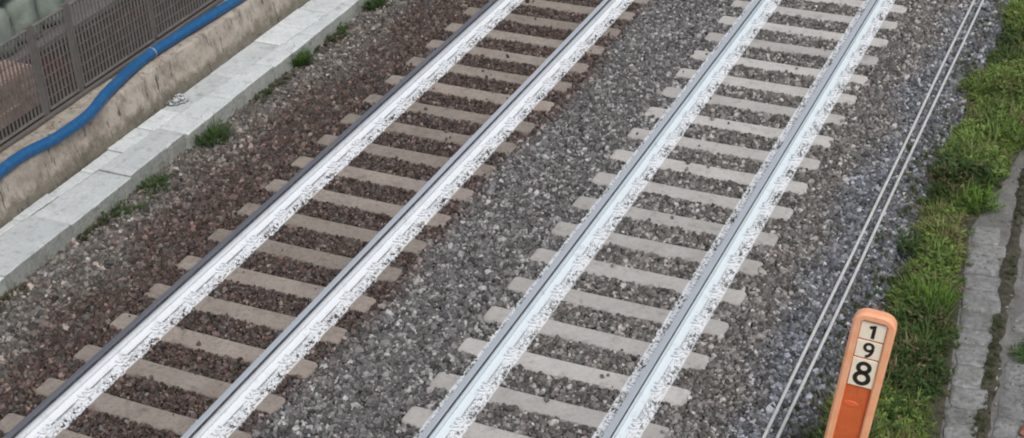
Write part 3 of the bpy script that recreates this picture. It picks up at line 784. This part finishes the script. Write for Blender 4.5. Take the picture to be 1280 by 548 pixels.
gh = (.07 + .20 * np.clip(edge / .3, 0, 1)) * rng.uniform(.5, 1.35, n) * (.45 + 1.0 * fbm(gx * 1.9, gy * 1.9, 97))
mixv = np.clip(fbm(gx * 1.3, gy * 1.3, 99) * 2.6 - .80 + rng.normal(0, .28, n), 0, 1)[:, None]
gcol = np.array([.062, .105, .033]) * (1 - mixv) + np.array([.23, .32, .085]) * mixv
dry = (rng.random(n) < .10 + .25 * (fbm(gx * 1.9, gy * 1.9, 103) > .6))[:, None]
gcol = np.where(dry, np.array([.24, .20, .11]) * rng.uniform(.6, 1.2, (n, 1)), gcol) * rng.uniform(.65, 1.3, (n, 1))
gz = np.where(gx < 2.74, bed_h(gx, gy) - .03, -.155)
gz = np.minimum(gz, -.10)
lk = vnoise(seam_y * 1.7, seam_y * 0, 121) > .45; seam_x, seam_y = seam_x[lk], seam_y[lk]
tf_y = rng.uniform(9, 26, 1500); tf_x = -6.26 + np.abs(rng.normal(0, .09, 1500)); tk = (vnoise(tf_y * 1.1, tf_y * 0, 131) > .42) & (tf_x < -6.0); tf_x, tf_y = tf_x[tk], tf_y[tk]; nt_ = tf_x.size
gx = np.r_[gx, seam_x, loose_x]; gy = np.r_[gy, seam_y, loose_y]; gz = np.r_[gz, np.full(seam_x.size, -.14), bed_h(loose_x, loose_y) - .01]
gh = np.r_[gh, rng.uniform(.03, .07, seam_x.size), rng.uniform(.04, .11, 700)]
gcol = np.r_[gcol, np.array([.075, .10, .04]) * rng.uniform(.6, 1.2, (seam_x.size, 1)), np.where(rng.random((700, 1)) < .4, np.array([.2, .17, .1]), np.array([.07, .11, .04])) * rng.uniform(.6, 1.2, (700, 1))]
gx = np.r_[gx, tf_x]; gy = np.r_[gy, tf_y]; gz = np.r_[gz, bed_h(tf_x, tf_y) - .01]; gh = np.r_[gh, rng.uniform(.03, .12, nt_)]
gcol = np.r_[gcol, np.where(rng.random((nt_, 1)) < .45, np.array([.14, .12, .075]), np.array([.055, .085, .03])) * rng.uniform(.6, 1.3, (nt_, 1))]
n = gx.size
scatter('grass', np.c_[gx, gy, gz], gcol, np.c_[rng.normal(0, .12, n), rng.normal(0, .12, n), rng.uniform(0, 6.28, n)], np.c_[gh * 1.0, gh * 1.0, gh], np.where(rng.random(n) < .6, rng.integers(6, 11, n), rng.integers(0, 6, n)), gp)
# damp mossy earth under the grass
vs = []; ysg = np.arange(8.0, Y1 - .1, .2)
for y in ysg:
    a_ = 2.40 + .40 * (float(fbm(np.array([y * .9]), np.array([0.0]), 91)[0]) - .5); b_ = float(edge_r(y)) - .02
    vs += [(a_, y, -.128), ((a_ + b_) / 2, y, -.115), (b_, y, -.128)]
g = MB(); g.add(vs, [(j*3+i, j*3+i+1, (j+1)*3+i+1, (j+1)*3+i) for j in range(len(ysg)-1) for i in range(2)], True)
o = g.build('verge', M['moss']); o['kind'] = 'structure'

# taller plants one can pick out
def plant(name, loc, label, cat, group, parts, rz=0.0):
    t = empty(name, loc, rz); tag(t, label, cat, group)
    for nm, me in parts: link(nm, me, t)
    return t
zb = -.13
def bush(seed, h, w_, mat): return [('leaves', leafy_mesh(seed, 40, h * .8, w_ * 1.1, .036, mat, 16)), ('blades', tuft_mesh(seed + 1, 220, h, w_ * .9, .010, mat, 1.0))]
def clump(seed, h, w_, mat, leafy=True, nb=70, bw=.014):
    P = [('blades', tuft_mesh(seed, nb, h, w_, bw, mat, .7))]
    if leafy: P.append(('leaves', leafy_mesh(seed + 1, 16, h * .8, w_, .05, mat, 14)))
    return P
plant('tall_grass', (3.00, 13.55, zb), 'bright yellow-green tall grass clump beside the flagstones', 'grass clump', None, clump(201, .40, .42, M['weed_bright'], False, 110, .016))
plant('leafy_weed', (3.10, 15.80, zb), 'bright green leafy weed leaning over the path where the flagstones end', 'weed', None, clump(211, .30, .42, M['weed_bright']))
plant('leafy_weed', (2.98, 12.75, zb), 'mid-green bushy weed between the orange marker and the flagstones', 'weed', None, clump(221, .34, .5, M['weed_mid']))
plant('leafy_weed', (2.62, 14.6, zb), 'dark green weed at the ballast edge beside the bright tall grass', 'weed', None, clump(231, .26, .45, M['weed_dark']))
plant('leafy_weed', (3.25, 17.4, zb), 'yellow-green weed clump standing where the bare path runs out', 'weed', None, clump(241, .28, .5, M['weed_bright']))
plant('leafy_weed', (2.95, 11.6, zb), 'dark green weed clump right behind the orange marker post', 'weed', None, clump(251, .34, .5, M['weed_dark']))
plant('dry_weed', (2.62, 16.1, zb), 'dry straw-coloured weed stalks at the ballast edge by the green strip', 'weed', None, clump(261, .26, .4, M['weed_dry'], True, 26))
plant('dry_weed', (3.15, 11.15, zb), 'dry straw-coloured grass tuft beside the flagstones near the marker', 'weed', None, clump(271, .24, .4, M['weed_dry'], False, 50))
plant('weed_clump', (-6.13, 13.98, -.11), 'bushy dark green weed clump against the trough below the crumpled litter', 'weed', None, bush(301, .30, .50, M['weed_dark']))
plant('weed_clump', (-6.20, 16.3, -.11), 'small upright green weed against the trough between two larger slab joints', 'weed', None, bush(311, .30, .28, M['weed_mid']))
plant('weed_clump', (-6.14, 12.75, -.115), 'low sparse dark weed at the trough foot beside the bushy clump', 'weed', None, bush(321, .13, .45, M['weed_dark']))
plant('weed_clump', (-6.16, 12.1, -.115), 'low brownish-green weed patch at the trough foot among dead stalks', 'weed', None, clump(331, .16, .55, M['weed_dark'], True, 50) + [('stalks', tuft_mesh(333, 40, .1, .5, .008, M['weed_dry'], .9))])
plant('weed_clump', (-6.22, 18.4, -.11), 'green weed tuft at the far visible end of the trough', 'weed', None, bush(341, .24, .4, M['weed_dark']))
plant('weed_clump', (-6.20, 17.3, -.11), 'thin low weed fringe along the trough past the small upright weed', 'weed', None, clump(351, .18, .45, M['weed_dark'], True, 50))
plant('leafy_weed', (4.02, 13.15, zb), 'low mixed green weed growing between the flagstones away from the grass strip', 'weed', None, clump(381, .10, .34, M['weed_mid'], True, 40))
plant('dry_weed', (2.45, 11.05, -.11), 'sprawling straw and green weed on the ballast beside the cables', 'weed', None, clump(361, .14, .35, M['weed_mid'], False, 36) + [('stalks', tuft_mesh(363, 40, .14, .5, .008, M['weed_dry'], .9))])

# ------------------------------------------------------------------ litter
def crumple(seed, dims, loc):
    r = np.random.default_rng(seed); import bmesh
    bm = bmesh.new(); bmesh.ops.create_icosphere(bm, subdivisions=3, radius=.5)
    for v in bm.verts:
        ang = math.atan2(v.co.y, v.co.x); v.co = Vector(np.array(v.co) * r.uniform(.5, 1.2) * (1 + .35 * math.sin(3 * ang + 1) + .2 * math.sin(5 * ang)) * np.array(dims))
        v.co.z = max(v.co.z, -.3 * dims[2])
    me = bpy.data.meshes.new('litter'); bm.to_mesh(me); bm.free(); me.materials.append(M['litter']); return link('litter', me, None, loc)
o = crumple(5, (.20, .26, .10), (-6.87, 14.40, .155)); tag(o, 'crumpled white plastic litter lying on the trough slabs against the wall', 'litter')

# ------------------------------------------------------------------ orange marker post with number tiles 1 9 8
SB = Vector((2.757, 10.36, -.2)); SH = 2.135
sg = bpy.data.objects.new('marker_post', None); C.objects.link(sg); sg.location = SB
sg.rotation_euler = (0, math.radians(6.6), math.radians(5))
tag(sg, 'orange upright marker post with pale rim and the cream number tiles 1 9 8', 'marker post')
def stadium(hw, z0, z1, rad, n=8):
    pts = [(-hw, z0), (hw, z0)]
    for k in range(n + 1):
        a = math.pi / 2 * k / n; pts.append((hw - rad + rad * math.cos(a), z1 - rad + rad * math.sin(a)))
    for k in range(n + 1):
        a = math.pi / 2 + math.pi / 2 * k / n; pts.append((-hw + rad + rad * math.cos(a), z1 - rad + rad * math.sin(a)))
    return pts
hw = .176
out_, inn = stadium(hw, 0, SH, .12), stadium(.107, .0, SH - .075, .03)
mid = stadium(hw - .018, 0, SH - .018, .105); mid2 = stadium(.119, 0, SH - .062, .047)
n = len(out_)
def ringface(mb, A, ya_, B, yb_):
    vs = [(x, ya_, z) for x, z in A] + [(x, yb_, z) for x, z in B]
    mb.add(vs, [(i, (i+1) % n, n + (i+1) % n, n + i) for i in range(n) if i != 0], True)
rm = MB()
ringface(rm, out_, .045, out_, -.020); ringface(rm, out_, -.020, mid, -.040); ringface(rm, mid, -.040, mid2, -.040); ringface(rm, mid2, -.040, inn, -.030); ringface(rm, inn, -.030, inn, .0)
rm.add([(x, .045, z) for x, z in out_], [tuple(range(n))])
rim = rm.build('rim', M['rim'], sg)
pn = MB(); pn.add([(x, 0, z) for x, z in inn] + [(x, .03, z) for x, z in inn], [tuple(range(n)), tuple(range(n, 2*n))[::-1]] + [(i, (i+1) % n, n + (i+1) % n, n + i) for i in range(n)])
pn.build('panel', M['panel'], sg)
glow = MB(); glow.add([(-.03 + .065 * math.cos(2 * math.pi * i / 20), -.0025, SH - .955 + .030 * math.sin(2 * math.pi * i / 20)) for i in range(20)] + [(-.03 + .06 * math.cos(2 * math.pi * i / 20), -.006, SH - .955 + .026 * math.sin(2 * math.pi * i / 20)) for i in range(20)], [tuple(range(20, 40))] + [(i, (i + 1) % 20, 20 + (i + 1) % 20, 20 + i) for i in range(20)], False); glow.build('glow_patch', M['glow_patch'], sg)  # thin oval painted as a blot of glow on the panel
zt = SH - .088
def stroke(mb, pts, wd, closed=False):
    P = [Vector((x, 0, z)) for x, z in pts]; nP = len(P); vs = []
    for i, p in enumerate(P):
        a_ = P[(i - 1) % nP] if (closed or i > 0) else p; b_ = P[(i + 1) % nP] if (closed or i < nP - 1) else p
        t = (b_ - a_).normalized(); nn = Vector((-t.z, 0, t.x)) * wd / 2
        for y_ in (0, -.0025): vs += [(p.x + nn.x, y_, p.z + nn.z), (p.x - nn.x, y_, p.z - nn.z)]
    fs = []
    for i in range(nP if closed else nP - 1):
        a_, b_ = 4 * i, 4 * ((i + 1) % nP)
        fs += [(a_+2, a_+3, b_+3, b_+2), (a_, a_+2, b_+2, b_), (a_+1, b_+1, b_+3, a_+3), (a_, b_, b_+1, a_+1)]
    if not closed: fs += [(0, 1, 3, 2), (4*nP-4, 4*nP-2, 4*nP-1, 4*nP-3)]
    mb.add(vs, fs)
def arc(cx_, cz_, rx_, rz_, a0, a1, k=18): return [(cx_ + rx_ * math.cos(math.radians(a0 + (a1 - a0) * i / k)), cz_ + rz_ * math.sin(math.radians(a0 + (a1 - a0) * i / k))) for i in range(k + 1)]
def digit_mesh(ch):
    mb = MB()
    if ch == '1': stroke(mb, [(-.030, .035), (-.012, .044), (.008, .064), (.008, -.066)], .029)
    elif ch == '9': stroke(mb, [(.034, .026), ] + arc(0, .026, .034, .036, 0, 360, 22)[1:] + arc(-.012, .02, .046, .085, -2, -95, 14), .026)
    else:
        stroke(mb, arc(0, .056, .046, .046, 0, 360, 22)[:-1], .036, True); stroke(mb, arc(0, -.052, .055, .055, 0, 360, 22)[:-1], .038, True)
    return mb.mesh('digit', M['digit'])
for ch, h, sc in (('1', .185, .19), ('9', .185, .19), ('8', .30, .335)):
    tl_ = MB(); tl_.bbox(-.103, .103, -.014, -.002, -h + .009, -.009, .002); to = tl_.build('number_tile', M['tile'], sg, (0, 0, zt))
    me = digit_mesh(ch)
    d = link('digit', me, to, (0, -.0142, -h / 2))
    d['label'] = 'black digit ' + ch
    to.rotation_euler = (0, random.uniform(-.02, .02), 0)
    zt -= h
